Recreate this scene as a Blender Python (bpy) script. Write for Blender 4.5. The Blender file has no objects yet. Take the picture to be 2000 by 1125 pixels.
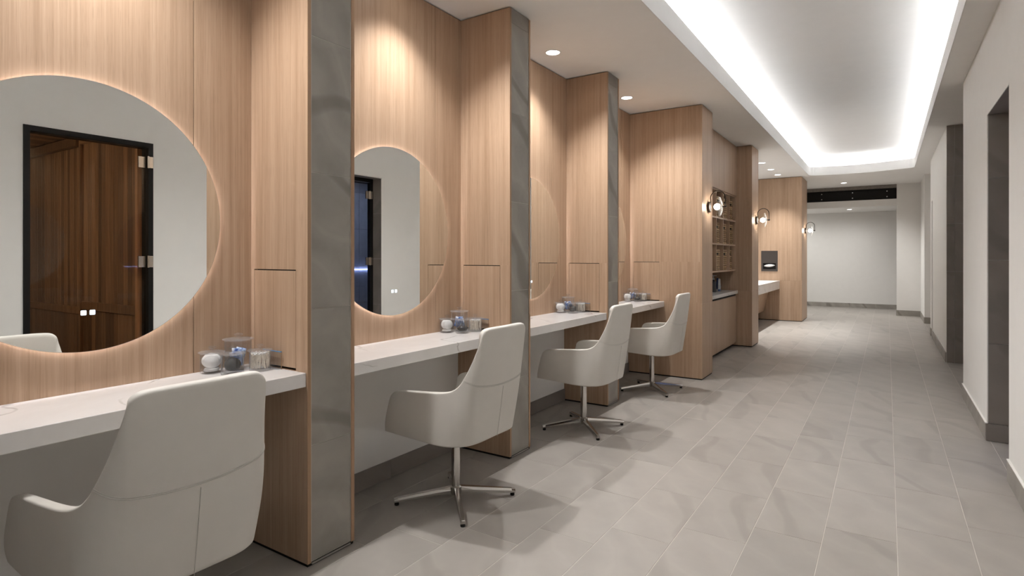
import bpy, bmesh, math, random
from mathutils import Vector, Matrix
random.seed(7)
SC = bpy.context.scene
COL = SC.collection
PI = math.pi

# ------------------------------------------------------------------ camera, world, exposure
cam = bpy.data.cameras.new('camera'); camo = bpy.data.objects.new('camera', cam); COL.objects.link(camo)
camo.location = (0, 0, 1.37); camo.rotation_euler = (PI/2, 0, math.radians(33.158))
cam.sensor_width = 36; cam.lens = 1121/2000*36; cam.shift_y = -61/2000; cam.clip_start = 0.05
SC.camera = camo
w = bpy.data.worlds.new('world'); SC.world = w; w.use_nodes = True
w.node_tree.nodes['Background'].inputs[0].default_value = (0.9, 0.95, 1, 1)
w.node_tree.nodes['Background'].inputs[1].default_value = 0.02
SC.view_settings.view_transform = 'Standard'; SC.view_settings.look = 'None'
SC.view_settings.gamma = 1; SC.view_settings.use_curve_mapping = False
SC.view_settings.exposure = 0.78
COVE_E = 26.0          # cove LED strip emission
SPOT_W = 90.0          # bay downlights
HALO_E = 21.0           # mirror halo
SCONCE_E = 34.0

# ------------------------------------------------------------------ materials
def newmat(name):
    m = bpy.data.materials.new(name); m.use_nodes = True
    nt = m.node_tree; b = nt.nodes['Principled BSDF']
    return m, nt, b
def N(nt, t, **k):
    n = nt.nodes.new(t)
    for a, v in k.items(): setattr(n, a, v)
    return n
def L(nt, a, b): nt.links.new(a, b)
def math_node(nt, op, a, b=None):
    n = N(nt, 'ShaderNodeMath', operation=op)
    for i, v in enumerate((a, b)):
        if v is None: continue
        if hasattr(v, 'links'): L(nt, v, n.inputs[i])
        else: n.inputs[i].default_value = v
    return n.outputs[0]
def ramp(nt, fac, stops):
    r = N(nt, 'ShaderNodeValToRGB'); e = r.color_ramp.elements
    while len(e) < len(stops): e.new(0.5)
    for el, (p, c) in zip(e, stops):
        el.position = p; el.color = (*c, 1) if len(c) == 3 else c
    L(nt, fac, r.inputs[0]); return r.outputs[0]
def coords(nt, scale=(1, 1, 1), rnd=40.0):
    tc = N(nt, 'ShaderNodeTexCoord'); oi = N(nt, 'ShaderNodeObjectInfo'); g = N(nt, 'ShaderNodeNewGeometry')
    s = math_node(nt, 'ADD', oi.outputs['Random'], g.outputs['Random Per Island'])
    s = math_node(nt, 'MULTIPLY', s, rnd)
    cb = N(nt, 'ShaderNodeCombineXYZ')
    L(nt, s, cb.inputs[0]); L(nt, math_node(nt, 'MULTIPLY', s, 1.7), cb.inputs[1]); L(nt, math_node(nt, 'MULTIPLY', s, 0.6), cb.inputs[2])
    ad = N(nt, 'ShaderNodeVectorMath', operation='ADD'); L(nt, tc.outputs['Object'], ad.inputs[0]); L(nt, cb.outputs[0], ad.inputs[1])
    mp = N(nt, 'ShaderNodeVectorMath', operation='MULTIPLY'); L(nt, ad.outputs[0], mp.inputs[0]); mp.inputs[1].default_value = scale
    return ad.outputs[0], mp.outputs[0], s
def scaled(nt, vec, s):
    mp = N(nt, 'ShaderNodeVectorMath', operation='MULTIPLY'); L(nt, vec, mp.inputs[0]); mp.inputs[1].default_value = s
    return mp.outputs[0]
def noise(nt, vec, scale, detail=3, rough=0.55, dist=0.0):
    n = N(nt, 'ShaderNodeTexNoise'); L(nt, vec, n.inputs['Vector'])
    n.inputs['Scale'].default_value = scale; n.inputs['Detail'].default_value = detail
    n.inputs['Roughness'].default_value = rough; n.inputs['Distortion'].default_value = dist
    return n.outputs['Fac']
def mixc(nt, fac, a, b, mode='MIX'):
    m = N(nt, 'ShaderNodeMix', data_type='RGBA', blend_type=mode)
    for sock, v in ((m.inputs[0], fac), (m.inputs[6], a), (m.inputs[7], b)):
        if hasattr(v, 'links'): L(nt, v, sock)
        else: sock.default_value = v if not isinstance(v, tuple) else (*v, 1)
    return m.outputs[2]
def bump(nt, b, h, strength=0.2, dist=0.002):
    bp = N(nt, 'ShaderNodeBump'); bp.inputs['Strength'].default_value = strength; bp.inputs['Distance'].default_value = dist
    L(nt, h, bp.inputs['Height']); L(nt, bp.outputs[0], b.inputs['Normal'])

def wood_mat(name, light, dark, fine=0.5, rough=0.45, rnd=40.0):
    m, nt, b = newmat(name)
    v, _, s = coords(nt, rnd=rnd)
    g1 = noise(nt, scaled(nt, v, (170, 170, 1.6)), 1.0, 3, 0.6)
    g2 = noise(nt, scaled(nt, v, (38, 38, 0.7)), 1.0, 3, 0.5, 0.3)
    g3 = noise(nt, scaled(nt, v, (7, 7, 0.25)), 1.0, 2, 0.5)
    f = math_node(nt, 'ADD', math_node(nt, 'MULTIPLY', g1, fine), math_node(nt, 'MULTIPLY', g2, 0.55))
    f = math_node(nt, 'ADD', f, math_node(nt, 'MULTIPLY', g3, 0.35))
    mid = tuple((a+c)/2 for a, c in zip(light, dark))
    c = ramp(nt, f, [(0.44, dark), (0.66, mid), (0.92, light)])
    pores = ramp(nt, noise(nt, scaled(nt, v, (420, 420, 9)), 1.0, 2, 0.5), [(0.30, (0.72, 0.70, 0.68)), (0.42, (1, 1, 1))])
    c = mixc(nt, 0.6, c, pores, 'MULTIPLY')
    L(nt, c, b.inputs['Base Color']); b.inputs['Roughness'].default_value = rough
    b.inputs['Specular IOR Level'].default_value = 0.35
    bump(nt, b, g1, 0.08, 0.001)
    return m
def stone_mat(name, base, vein, rough=0.5, var=0.25, vs=0.28):
    m, nt, b = newmat(name)
    v, _, s = coords(nt, rnd=23.0)
    warp = noise(nt, v, 2.2, 4, 0.55, 0.6)
    wv = N(nt, 'ShaderNodeTexWave', wave_type='BANDS', bands_direction='DIAGONAL')
    L(nt, v, wv.inputs['Vector']); wv.inputs['Scale'].default_value = 1.6; wv.inputs['Distortion'].default_value = 9.0
    wv.inputs['Detail'].default_value = 3; wv.inputs['Detail Scale'].default_value = 0.9
    wf = ramp(nt, wv.outputs['Fac'], [(0.0, (0.30,)*3), (0.35, (0.42,)*3), (0.6, (0.52,)*3), (0.9, (0.58,)*3), (1.0, (0.8,)*3)])
    n2 = noise(nt, v, 6.0, 5, 0.6, 0.4)
    f = math_node(nt, 'ADD', math_node(nt, 'MULTIPLY', wf, 0.55), math_node(nt, 'MULTIPLY', n2, 0.55))
    dk = tuple(x*(1-var) for x in base); lt = tuple(min(1, x*(1+var*0.7)) for x in base)
    c = ramp(nt, f, [(0.25, dk), (0.55, base), (0.85, lt)])
    line = N(nt, 'ShaderNodeTexWave', wave_type='BANDS', bands_direction='DIAGONAL', wave_profile='SIN')
    L(nt, scaled(nt, v, (1.2, 0.7, 1)), line.inputs['Vector']); line.inputs['Scale'].default_value = 0.55
    line.inputs['Distortion'].default_value = 14; line.inputs['Detail'].default_value = 4; line.inputs['Detail Scale'].default_value = 0.6
    lf = ramp(nt, line.outputs['Fac'], [(0.965, (0,)*3), (0.995, (1,)*3)])
    c = mixc(nt, math_node(nt, 'MULTIPLY', lf, vs), c, vein)
    tone = math_node(nt, 'ADD', 0.94, math_node(nt, 'MULTIPLY', math_node(nt, 'FRACT', math_node(nt, 'MULTIPLY', s, 3.17)), 0.12))
    hs = N(nt, 'ShaderNodeHueSaturation'); L(nt, c, hs.inputs['Color']); L(nt, tone, hs.inputs['Value'])
    L(nt, hs.outputs[0], b.inputs['Base Color']); b.inputs['Roughness'].default_value = rough
    b.inputs['Specular IOR Level'].default_value = 0.4
    bump(nt, b, n2, 0.05, 0.001)
    return m
def plain(name, col, rough=0.5, metal=0.0, spec=0.5, mottled=0.03, scale=8.0, bumps=0.0):
    m, nt, b = newmat(name)
    tc = N(nt, 'ShaderNodeTexCoord')
    n = noise(nt, tc.outputs['Object'], scale, 3)
    lo = tuple(x*(1-mottled) for x in col); hi = tuple(min(1, x*(1+mottled)) for x in col)
    L(nt, ramp(nt, n, [(0.3, lo), (0.7, hi)]), b.inputs['Base Color'])
    b.inputs['Roughness'].default_value = rough; b.inputs['Metallic'].default_value = metal
    b.inputs['Specular IOR Level'].default_value = spec
    if bumps: bump(nt, b, noise(nt, tc.outputs['Object'], 420, 2), bumps, 0.0006)
    return m
def emit(name, col, strength, mottled=True):
    m = bpy.data.materials.new(name); m.use_nodes = True; nt = m.node_tree
    nt.nodes.remove(nt.nodes['Principled BSDF'])
    e = N(nt, 'ShaderNodeEmission'); e.inputs[0].default_value = (*col, 1); e.inputs[1].default_value = strength
    L(nt, e.outputs[0], nt.nodes['Material Output'].inputs[0]); return m
def glass_mat(name, tint=(0.97, 0.98, 0.98), ior=1.45, rough=0.0, boost=1.0, pw=4.0, pale_rim=0.0):
    m = bpy.data.materials.new(name); m.use_nodes = True; nt = m.node_tree
    nt.nodes.remove(nt.nodes['Principled BSDF'])
    t = N(nt, 'ShaderNodeBsdfTransparent'); t.inputs[0].default_value = (*tint, 1)
    g = N(nt, 'ShaderNodeBsdfGlossy'); g.inputs['Roughness'].default_value = rough
    lw = N(nt, 'ShaderNodeLayerWeight'); lw.inputs['Blend'].default_value = 0.5
    f0 = ((ior-1)/(ior+1))**2
    f = math_node(nt, 'ADD', f0, math_node(nt, 'MULTIPLY', math_node(nt, 'POWER', lw.outputs['Facing'], pw), 0.9*boost/1.6))
    mx = N(nt, 'ShaderNodeMixShader'); L(nt, f, mx.inputs[0])
    base = t.outputs[0]
    if pale_rim > 0:  # pale diffuse rims painted in for light refracted at glass edges
        df = N(nt, 'ShaderNodeBsdfDiffuse'); df.inputs[0].default_value = (0.92, 0.93, 0.95, 1)
        tr = N(nt, 'ShaderNodeBsdfTranslucent'); tr.inputs[0].default_value = (0.92, 0.93, 0.95, 1)
        dm = N(nt, 'ShaderNodeMixShader'); dm.inputs[0].default_value = 0.5; L(nt, df.outputs[0], dm.inputs[1]); L(nt, tr.outputs[0], dm.inputs[2])
        m2 = N(nt, 'ShaderNodeMixShader')
        L(nt, math_node(nt, 'ADD', pale_rim*0.02, math_node(nt, 'MULTIPLY', math_node(nt, 'POWER', lw.outputs['Facing'], 6.0), pale_rim)), m2.inputs[0])
        L(nt, t.outputs[0], m2.inputs[1]); L(nt, dm.outputs[0], m2.inputs[2]); base = m2.outputs[0]
    L(nt, base, mx.inputs[1]); L(nt, g.outputs[0], mx.inputs[2])
    L(nt, mx.outputs[0], nt.nodes['Material Output'].inputs[0]); return m
def quartz_mat():
    m, nt, b = newmat('white_quartz')
    v, _, s = coords(nt, rnd=17.0)
    big = noise(nt, v, 2.5, 5, 0.6, 0.8)
    c = ramp(nt, big, [(0.35, (0.72, 0.70, 0.69)), (0.65, (0.79, 0.775, 0.765))])
    line = N(nt, 'ShaderNodeTexWave', wave_type='BANDS', bands_direction='DIAGONAL')
    L(nt, scaled(nt, v, (1, 1.3, 2.4)), line.inputs['Vector']); line.inputs['Scale'].default_value = 0.75
    line.inputs['Distortion'].default_value = 7; line.inputs['Detail'].default_value = 5; line.inputs['Detail Scale'].default_value = 1.4
    lf = ramp(nt, line.outputs['Fac'], [(0.9972, (0,)*3), (0.9998, (1,)*3)])
    patch = ramp(nt, noise(nt, v, 3.1, 2), [(0.45, (0,)*3), (0.6, (1,)*3)])
    c = mixc(nt, math_node(nt, 'MULTIPLY', math_node(nt, 'MULTIPLY', lf, patch), 0.7), c, (0.30, 0.27, 0.25))
    L(nt, c, b.inputs['Base Color']); b.inputs['Roughness'].default_value = 0.22
    return m
def board_mat(name, a, c2, hi):
    m, nt, b = newmat(name)
    v, _, s = coords(nt, rnd=31.0)
    g = noise(nt, scaled(nt, v, (60, 60, 1.4)), 1.0, 4, 0.6, 0.6)
    c = ramp(nt, g, [(0.3, c2), (0.6, a), (0.8, hi)])
    tone = math_node(nt, 'ADD', 0.6, math_node(nt, 'MULTIPLY', math_node(nt, 'FRACT', math_node(nt, 'MULTIPLY', s, 5.31)), 0.8))
    hs = N(nt, 'ShaderNodeHueSaturation'); L(nt, c, hs.inputs['Color']); L(nt, tone, hs.inputs['Value'])
    L(nt, hs.outputs[0], b.inputs['Base Color']); b.inputs['Roughness'].default_value = 0.5
    return m
def wicker_mat():
    m, nt, b = newmat('wicker')
    tc = N(nt, 'ShaderNodeTexCoord')
    wv = N(nt, 'ShaderNodeTexWave', wave_type='BANDS', bands_direction='Y'); L(nt, tc.outputs['Object'], wv.inputs['Vector'])
    wv.inputs['Scale'].default_value = 14; wv.inputs['Distortion'].default_value = 2.5
    n = noise(nt, tc.outputs['Object'], 45, 3)
    f = math_node(nt, 'ADD', math_node(nt, 'MULTIPLY', wv.outputs['Fac'], 0.5), math_node(nt, 'MULTIPLY', n, 0.5))
    L(nt, ramp(nt, f, [(0.30, (0.13, 0.06, 0.025)), (0.52, (0.46, 0.28, 0.12)), (0.8, (0.76, 0.55, 0.31))]), b.inputs['Base Color'])
    b.inputs['Roughness'].default_value = 0.6; bump(nt, b, f, 0.6, 0.004)
    return m

M = {}
M['wood'] = wood_mat('rift_oak', (0.545, 0.388, 0.272), (0.355, 0.23, 0.145))
M['wood_edge'] = wood_mat('oak_edge', (0.46, 0.30, 0.19), (0.30, 0.18, 0.10))
M['floor'] = stone_mat('floor_porcelain', (0.325, 0.300, 0.272), (0.18, 0.162, 0.145), 0.42, 0.10)
M['stone'] = stone_mat('wall_porcelain', (0.31, 0.29, 0.26), (0.13, 0.118, 0.10), 0.55, 0.24, 0.5)
M['dstone'] = stone_mat('dark_porcelain', (0.25, 0.22, 0.197), (0.13, 0.115, 0.10), 0.55, 0.12)
M['grout'] = plain('grout', (0.60, 0.565, 0.52), 0.8)
M['wall'] = plain('wall_paint', (0.79, 0.78, 0.755), 0.75, spec=0.25, mottled=0.01)
M['ceil'] = plain('ceiling_paint', (0.87, 0.86, 0.84), 0.85, spec=0.2, mottled=0.01)
M['tray'] = plain('tray_paint', (0.80, 0.795, 0.785), 0.85, spec=0.2, mottled=0.01)
M['quartz'] = quartz_mat()
M['leather'] = plain('cream_leather', (0.66, 0.635, 0.59), 0.45, spec=0.4, mottled=0.02, bumps=0.12)
M['seam'] = plain('seam_leather', (0.57, 0.55, 0.51), 0.55)  # darker than the leather, painting in the shade of a groove
M['chrome'] = plain('chrome', (0.62, 0.60, 0.58), 0.12, 1.0, mottled=0.01)
M['steel'] = plain('brushed_steel', (0.70, 0.68, 0.65), 0.28, 1.0)
M['nickel'] = plain('satin_nickel', (0.72, 0.66, 0.58), 0.25, 1.0)
M['black'] = plain('black_gap', (0.012, 0.011, 0.010), 0.8, spec=0.2)
M['blackmetal'] = plain('black_metal', (0.008, 0.0075, 0.007), 0.5, spec=0.2)
M['bronze'] = plain('dark_bronze', (0.05, 0.038, 0.03), 0.35, 0.8)
M['mirror'] = plain('mirror_silver', (0.86, 0.88, 0.87), 0.0, 1.0, mottled=0.0)
M['mirror_edge'] = plain('mirror_edge', (0.35, 0.36, 0.36), 0.2, 0.6)
M['glass'] = glass_mat('clear_glass', (0.975, 0.98, 0.985), 1.5, 0.015, 1.3, 4.5, 0.65)
M['acrylic'] = glass_mat('clear_acrylic', (0.97, 0.98, 0.99), 1.5, 0.02, 1.2)
M['acrylic_edge'] = plain('acrylic_edge_blue', (0.10, 0.28, 0.55), 0.25)
M['bulbglass'] = glass_mat('lamp_disc_glass', (0.95, 0.95, 0.95), 1.5, 0.03, 0.8, 4.0, 0.45)
M['sauna_glass'] = glass_mat('sauna_door_glass', (0.80, 0.72, 0.64), 1.45)
M['steam_glass'] = glass_mat('steam_door_glass', (0.72, 0.74, 0.80), 1.45)
M['cotton'] = plain('cotton', (0.86, 0.85, 0.84), 0.9, mottled=0.05, scale=60)
M['swab'] = plain('swab_stick', (0.88, 0.80, 0.70), 0.8, mottled=0.15, scale=90)
def wrap_mat():
    m, nt, b = newmat('blue_wrapper')
    tc = N(nt, 'ShaderNodeTexCoord')
    L(nt, ramp(nt, noise(nt, tc.outputs['Object'], 48, 2, 0.5, 0.5), [(0.36, (0.05, 0.13, 0.45)), (0.46, (0.25, 0.42, 0.85)), (0.56, (0.55, 0.68, 0.94)), (0.64, (0.85, 0.88, 0.95))]), b.inputs['Base Color'])
    b.inputs['Roughness'].default_value = 0.3
    return m
M['bluewrap'] = wrap_mat()
M['blackcloth'] = plain('black_satin', (0.02, 0.02, 0.021), 0.3, mottled=0.3, scale=30)
M['greycloth'] = plain('charcoal_cloth', (0.016, 0.0155, 0.0155), 0.6, mottled=0.3, scale=30)
M['led'] = emit('led_strip', (0.98, 0.985, 1.0), COVE_E)
M['halo'] = emit('mirror_halo', (0.97, 0.93, 1.0), HALO_E)
M['lens'] = emit('downlight_lens', (1.0, 0.97, 0.93), 9.0)
M['bulb'] = emit('bulb_glow', (1.0, 0.90, 0.78), SCONCE_E)
M['icon'] = emit('icon_glow', (0.72, 0.86, 1.0), 1.6)
M['icon_ink'] = plain('icon_ink', (0.05, 0.07, 0.12), 0.5)
M['blueled'] = emit('blue_led', (0.45, 0.55, 1.0), 9.0)
M['cedar'] = board_mat('cedar', (0.31, 0.185, 0.10), (0.18, 0.098, 0.05), (0.43, 0.27, 0.155))
M['cedarlight'] = board_mat('cedar_jamb', (0.52, 0.31, 0.17), (0.42, 0.23, 0.12), (0.60, 0.38, 0.22))
M['steamtile'] = plain('steam_tile', (0.45, 0.46, 0.50), 0.35, mottled=0.1)
M['wicker'] = wicker_mat()
M['bottlewhite'] = plain('white_plastic', (0.75, 0.77, 0.80), 0.4)
M['bottleblue'] = plain('blue_plastic', (0.05, 0.12, 0.38), 0.4)
M['bottledark'] = plain('dark_plastic', (0.05, 0.05, 0.055), 0.4)
M['towelpaper'] = plain('paper', (0.82, 0.81, 0.79), 0.9)
M['dispenser'] = plain('dispenser_metal', (0.075, 0.066, 0.06), 0.45, 0.6)
M['mortar'] = plain('rough_mortar', (0.20, 0.18, 0.16), 0.9, mottled=0.15, scale=30)
M['saunafill'] = emit('sauna_fill_glow', (1.0, 0.90, 0.76), 90.0)

# ------------------------------------------------------------------ helpers
ORG = {}
def V(*a): return Vector(a)
def tag(o, label, cat, group=None):
    o['label'] = label; o['category'] = cat
    if group: o['group'] = group
    return o
def thing(name, loc, label, cat, group=None, rotz=0.0):
    o = bpy.data.objects.new(name, None); COL.objects.link(o)
    o.location = loc; o.rotation_euler = (0, 0, rotz); o.empty_display_size = 0.1
    ORG[o] = Vector(loc); return tag(o, label, cat, group)
def mesh_of(bm, name, smooth=False):
    bmesh.ops.recalc_face_normals(bm, faces=bm.faces)
    me = bpy.data.meshes.new(name); bm.to_mesh(me); bm.free()
    if smooth:
        me.polygons.foreach_set('use_smooth', [True]*len(me.polygons))
    return me
def obj(name, bm, mat, parent=None, smooth=False, local=False, auto=None):
    """link a bmesh as one object; vertices are world coordinates unless local"""
    if parent is not None and not local:
        o_ = ORG.get(parent, Vector((0, 0, 0)))
        bmesh.ops.translate(bm, verts=bm.verts, vec=-o_)
    me = mesh_of(bm, name, smooth) if not isinstance(bm, bpy.types.Mesh) else bm
    me.materials.clear(); me.materials.append(M[mat] if isinstance(mat, str) else mat)
    o = bpy.data.objects.new(name, me); COL.objects.link(o)
    if parent is not None: o.parent = parent; ORG[o] = ORG.get(parent, Vector((0, 0, 0)))
    if auto: me.set_sharp_from_angle(angle=math.radians(auto))
    return o
def struct(name, bm, mat, parent=None, **k):
    o = obj(name, bm, mat, parent, **k)
    if parent is None: o['kind'] = 'structure'
    return o
def ab(bm, x0, x1, y0, y1, z0, z1, bev=0.0, seg=1):
    """add a box"""
    vs = [bm.verts.new(p) for p in ((x0,y0,z0),(x1,y0,z0),(x1,y1,z0),(x0,y1,z0),(x0,y0,z1),(x1,y0,z1),(x1,y1,z1),(x0,y1,z1))]
    fs = [bm.faces.new([vs[i] for i in f]) for f in ((0,3,2,1),(4,5,6,7),(0,1,5,4),(1,2,6,5),(2,3,7,6),(3,0,4,7))]
    if bev > 0:
        es = list({e for f in fs for e in f.edges})
        bmesh.ops.bevel(bm, geom=es, offset=bev, segments=seg, profile=0.5, affect='EDGES')
    return bm
def box(*a, **k): return ab(bmesh.new(), *a, **k)
def boxes(lst, **k):
    bm = bmesh.new()
    for b in lst: ab(bm, *b, **k)
    return bm
def lathe(prof, n=32, c=(0, 0, 0), axis='Z', bm=None):
    bm = bm or bmesh.new(); rings = []
    for r, z in prof:
        ring = []
        for i in range(n if r > 1e-6 else 1):
            a = 2*PI*i/n; p = (r*math.cos(a), r*math.sin(a), z)
            if axis == 'X': p = (z, r*math.cos(a), r*math.sin(a))
            ring.append(bm.verts.new((p[0]+c[0], p[1]+c[1], p[2]+c[2])))
        rings.append(ring)
    for A, B in zip(rings, rings[1:]):
        if len(A) == 1 and len(B) == 1: continue
        for i in range(n):
            j = (i+1) % n
            if len(A) == 1: bm.faces.new((A[0], B[i], B[j]))
            elif len(B) == 1: bm.faces.new((A[i], A[j], B[0]))
            else: bm.faces.new((A[i], A[j], B[j], B[i]))
    return bm
def tube(pts, r, n=8, bm=None, closed=False, caps=True):
    bm = bm or bmesh.new(); pts = [Vector(p) for p in pts]; rings = []
    m = len(pts); prev = None
    for i, p in enumerate(pts):
        a = pts[(i-1) % m] if (closed or i > 0) else p; b = pts[(i+1) % m] if (closed or i < m-1) else p
        d = (b-a).normalized()
        if prev is None:
            up = Vector((0, 0, 1)) if abs(d.z) < 0.9 else Vector((1, 0, 0))
            u = d.cross(up).normalized()
        else:
            u = (prev - d*prev.dot(d)).normalized()
        prev = u; v = d.cross(u); rr = r[i] if isinstance(r, (list, tuple)) else r
        rings.append([bm.verts.new(p + (u*math.cos(2*PI*k/n) + v*math.sin(2*PI*k/n))*rr) for k in range(n)])
    R = rings + ([rings[0]] if closed else [])
    for A, B in zip(R, R[1:]):
        for k in range(n): bm.faces.new((A[k], A[(k+1) % n], B[(k+1) % n], B[k]))
    if caps and not closed:
        bm.faces.new(rings[0][::-1]); bm.faces.new(rings[-1])
    return bm
def prism(pts, z0, z1, bm=None):
    bm = bm or bmesh.new()
    a = [bm.verts.new((x, y, z0)) for x, y in pts]; b = [bm.verts.new((x, y, z1)) for x, y in pts]
    bm.faces.new(a[::-1]); bm.faces.new(b); n = len(pts)
    for i in range(n): bm.faces.new((a[i], a[(i+1) % n], b[(i+1) % n], b[i]))
    return bm
def copy_tree(o, parent=None):
    c = o.copy(); COL.objects.link(c); c.parent = parent
    for ch in [x for x in KIDS.get(o, [])]: copy_tree(ch, c)
    return c
KIDS = {}
def reg(o):
    """register parent->children once, for copying"""
    for x in COL.objects:
        if x.parent: KIDS.setdefault(x.parent, [])
    for x in COL.objects:
        if x.parent and x not in KIDS[x.parent]: KIDS[x.parent].append(x)

# ------------------------------------------------------------------ dimensions
ZC = 3.067                       # ceiling
XW = -2.58                       # white wall behind counters
XP = -2.555                      # oak panel face
PER, PW = 1.6185, 0.265
PN = [1.622 + PER*(k-1) for k in range(5)]       # near faces of pillars 0..4
BAYS = [(PN[k]+PW, PN[k+1]) for k in range(4)]   # bays 0..3
XF = -2.135                      # pillar front
ZK, ZB = 0.858, 0.796            # counter top / bottom
Y_NEAR, Y_END, Y_FAR = -2.6, 16.1, 18.02
XR = 0.625                       # right wall face

# ------------------------------------------------------------------ floor
fl = struct('floor', box(-2.8, 2.6, Y_NEAR-0.2, Y_FAR+0.3, -0.08, -0.0014), 'grout')
TW, TL, G = 0.302, 0.602, 0.0028
def tile_bm(w_, l_, t=0.008, ch=0.0008):
    bm = bmesh.new(); x, y = w_/2, l_/2
    lo = [bm.verts.new(p) for p in ((-x,-y,-t),(x,-y,-t),(x,y,-t),(-x,y,-t))]
    mi = [bm.verts.new(p) for p in ((-x,-y,-ch),(x,-y,-ch),(x,y,-ch),(-x,y,-ch))]
    hi = [bm.verts.new((sx*(x-ch), sy*(y-ch), 0)) for sx, sy in ((-1,-1),(1,-1),(1,1),(-1,1))]
    for i in range(4):
        j = (i+1) % 4
        bm.faces.new((lo[i], lo[j], mi[j], mi[i])); bm.faces.new((mi[i], mi[j], hi[j], hi[i]))
    bm.faces.new(hi); return bm
tme = mesh_of(tile_bm(TW-G, TL-G), 'floor_tile'); tme.materials.append(M['floor'])
rest = bmesh.new(); cand = []
CY, SY = math.cos(math.radians(33.158)), math.sin(math.radians(33.158))
for c in range(-8, 10):
    cx = -0.564 + TW*(c+0.5)
    y0 = 3.104 + (TL/3)*c
    for r in range(-12, 27):
        cy = y0 + TL*(r+0.5)
        if cy > Y_FAR+0.2 or cy < Y_NEAR-0.2 or cx < -2.75: continue
        D = -cx*SY + cy*CY; R_ = cx*CY + cy*SY
        vis = D > 1.2 and abs(R_/D) < 0.98 and cx < 1.0 and 1.37/D*1121 < 660
        if cx > 0.75 and not (6.9 < cy < 9.6): vis = False
        cand.append((D if vis else 1e3 + abs(D), cx, cy, vis))
cand.sort()
for i, (D, cx, cy, vis) in enumerate(cand):
    if vis and i < 300:
        o = bpy.data.objects.new('floor_tile', tme); COL.objects.link(o); o.parent = fl; o.location = (cx, cy, 0)
    elif cx < 1.2:
        b2 = tile_bm(TW-G, TL-G); bmesh.ops.translate(b2, verts=b2.verts, vec=(cx, cy, 0))
        t_ = bpy.data.meshes.new('t'); b2.to_mesh(t_); b2.free(); rest.from_mesh(t_); bpy.data.meshes.remove(t_)
o = obj('remaining_floor_tiles', rest, 'floor', fl); o['kind'] = 'stuff'

# ------------------------------------------------------------------ ceiling with tray cove
def tray_loop(off=0.0):
    xl, xr, yn = -1.363-off, 0.440+off, -1.6-off
    pts = [(xl, yn), (xr, yn)]
    r = 0.16+off
    yr, ylf, bow = 13.36+off, 13.50+off, 0.16
    def arc(cx, cy, rr, a0, a1, n=8): return [(cx+rr*math.cos(a0+(a1-a0)*i/n), cy+rr*math.sin(a0+(a1-a0)*i/n)) for i in range(n+1)]
    pts += arc(xr-r, yr-r, r, 0, PI/2-0.12)
    for i in range(1, 16):
        t = i/16; x = (xr-r) + ((xl+r)-(xr-r))*t
        pts.append((x, yr+(ylf-yr)*t + bow*math.sin(PI*t)*1.0))
    pts += arc(xl+r, ylf-r, r, PI/2+0.12, PI)
    return pts
bm = bmesh.new()
outer = [(-2.8, Y_NEAR-0.1), (2.6, Y_NEAR-0.1), (2.6, Y_END+0.2), (-2.8, Y_END+0.2)]
es = []
for loop in (outer, tray_loop()):
    vs = [bm.verts.new((x, y, ZC)) for x, y in loop]
    es += [bm.edges.new((vs[i], vs[(i+1) % len(vs)])) for i in range(len(vs))]
bmesh.ops.triangle_fill(bm, edges=es, use_beauty=True, use_dissolve=False)
ret = bmesh.ops.extrude_face_region(bm, geom=bm.faces[:])
bmesh.ops.translate(bm, verts=[v for v in ret['geom'] if isinstance(v, bmesh.types.BMVert)], vec=(0, 0, 0.03))
ce = struct('ceiling', bm, 'ceil')
def loop_band(l0, z0, l1, z1, bm=None):
    bm = bm or bmesh.new(); n = len(l0)
    a = [bm.verts.new((x, y, z0)) for x, y in l0]; b = [bm.verts.new((x, y, z1)) for x, y in l1]
    for i in range(n): bm.faces.new((a[i], a[(i+1) % n], b[(i+1) % n], b[i]))
    return bm
f0, f1, f2 = tray_loop(-0.003), tray_loop(0.02), tray_loop(0.19)
bm = loop_band(f0, ZC-0.001, f0, 3.245); loop_band(f0, ZC-0.001, tray_loop(0.004), ZC-0.001, bm); loop_band(f0, 3.245, f1, 3.245, bm); loop_band(f1, 3.245, f1, 3.10, bm)
obj('tray_fascia', bm, 'tray', ce)
bm = loop_band(f1, 3.10, f2, 3.10); obj('cove_ledge', bm, 'tray', ce)
bm = loop_band(f2, 3.10, f2, 3.44); obj('cove_back', bm, 'tray', ce)
bm = bmesh.new(); bm.faces.new([bm.verts.new((x, y, 3.44)) for x, y in f2]); obj('tray_ceiling', bm, 'tray', ce)
l0, l1 = tray_loop(0.085), tray_loop(0.105)
bm = loop_band(l0, 3.238, l1, 3.238); loop_band(l0, 3.228, l1, 3.228, bm); loop_band(l0, 3.228, l0, 3.238, bm); loop_band(l1, 3.228, l1, 3.238, bm)
obj('led_strip', bm, 'led', ce)

# ------------------------------------------------------------------ walls
wl = struct('wall_left', box(-2.8, XW, Y_NEAR, Y_FAR+0.1, 0, ZC), 'wall')
struct('wall_near', box(-2.8, 2.6, Y_NEAR-0.1, Y_NEAR, 0, ZC), 'wall')
wf = struct('wall_far', box(-2.8, 2.6, Y_FAR, Y_FAR+0.1, 0, ZC), 'wall')
D1 = (1.680, 2.636, 2.417)          # sauna door opening
D2 = (4.60, 5.515, 2.425)           # recessed steam-room door
A1, A2 = 7.12, 9.30                 # alcove
wr = struct('wall_right', boxes([
    (XR, 0.78, Y_NEAR, D1[0], 0, ZC), (XR, 0.78, D1[0], D1[1], D1[2], ZC), (XR, 0.78, D1[1], D2[0], 0, ZC),
    (XR, 0.83, D2[0], D2[1]+0.01, D2[2]+0.01, ZC), (XR, 0.83, D2[1]+0.01, A1, 0, ZC)]), 'wall')
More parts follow.
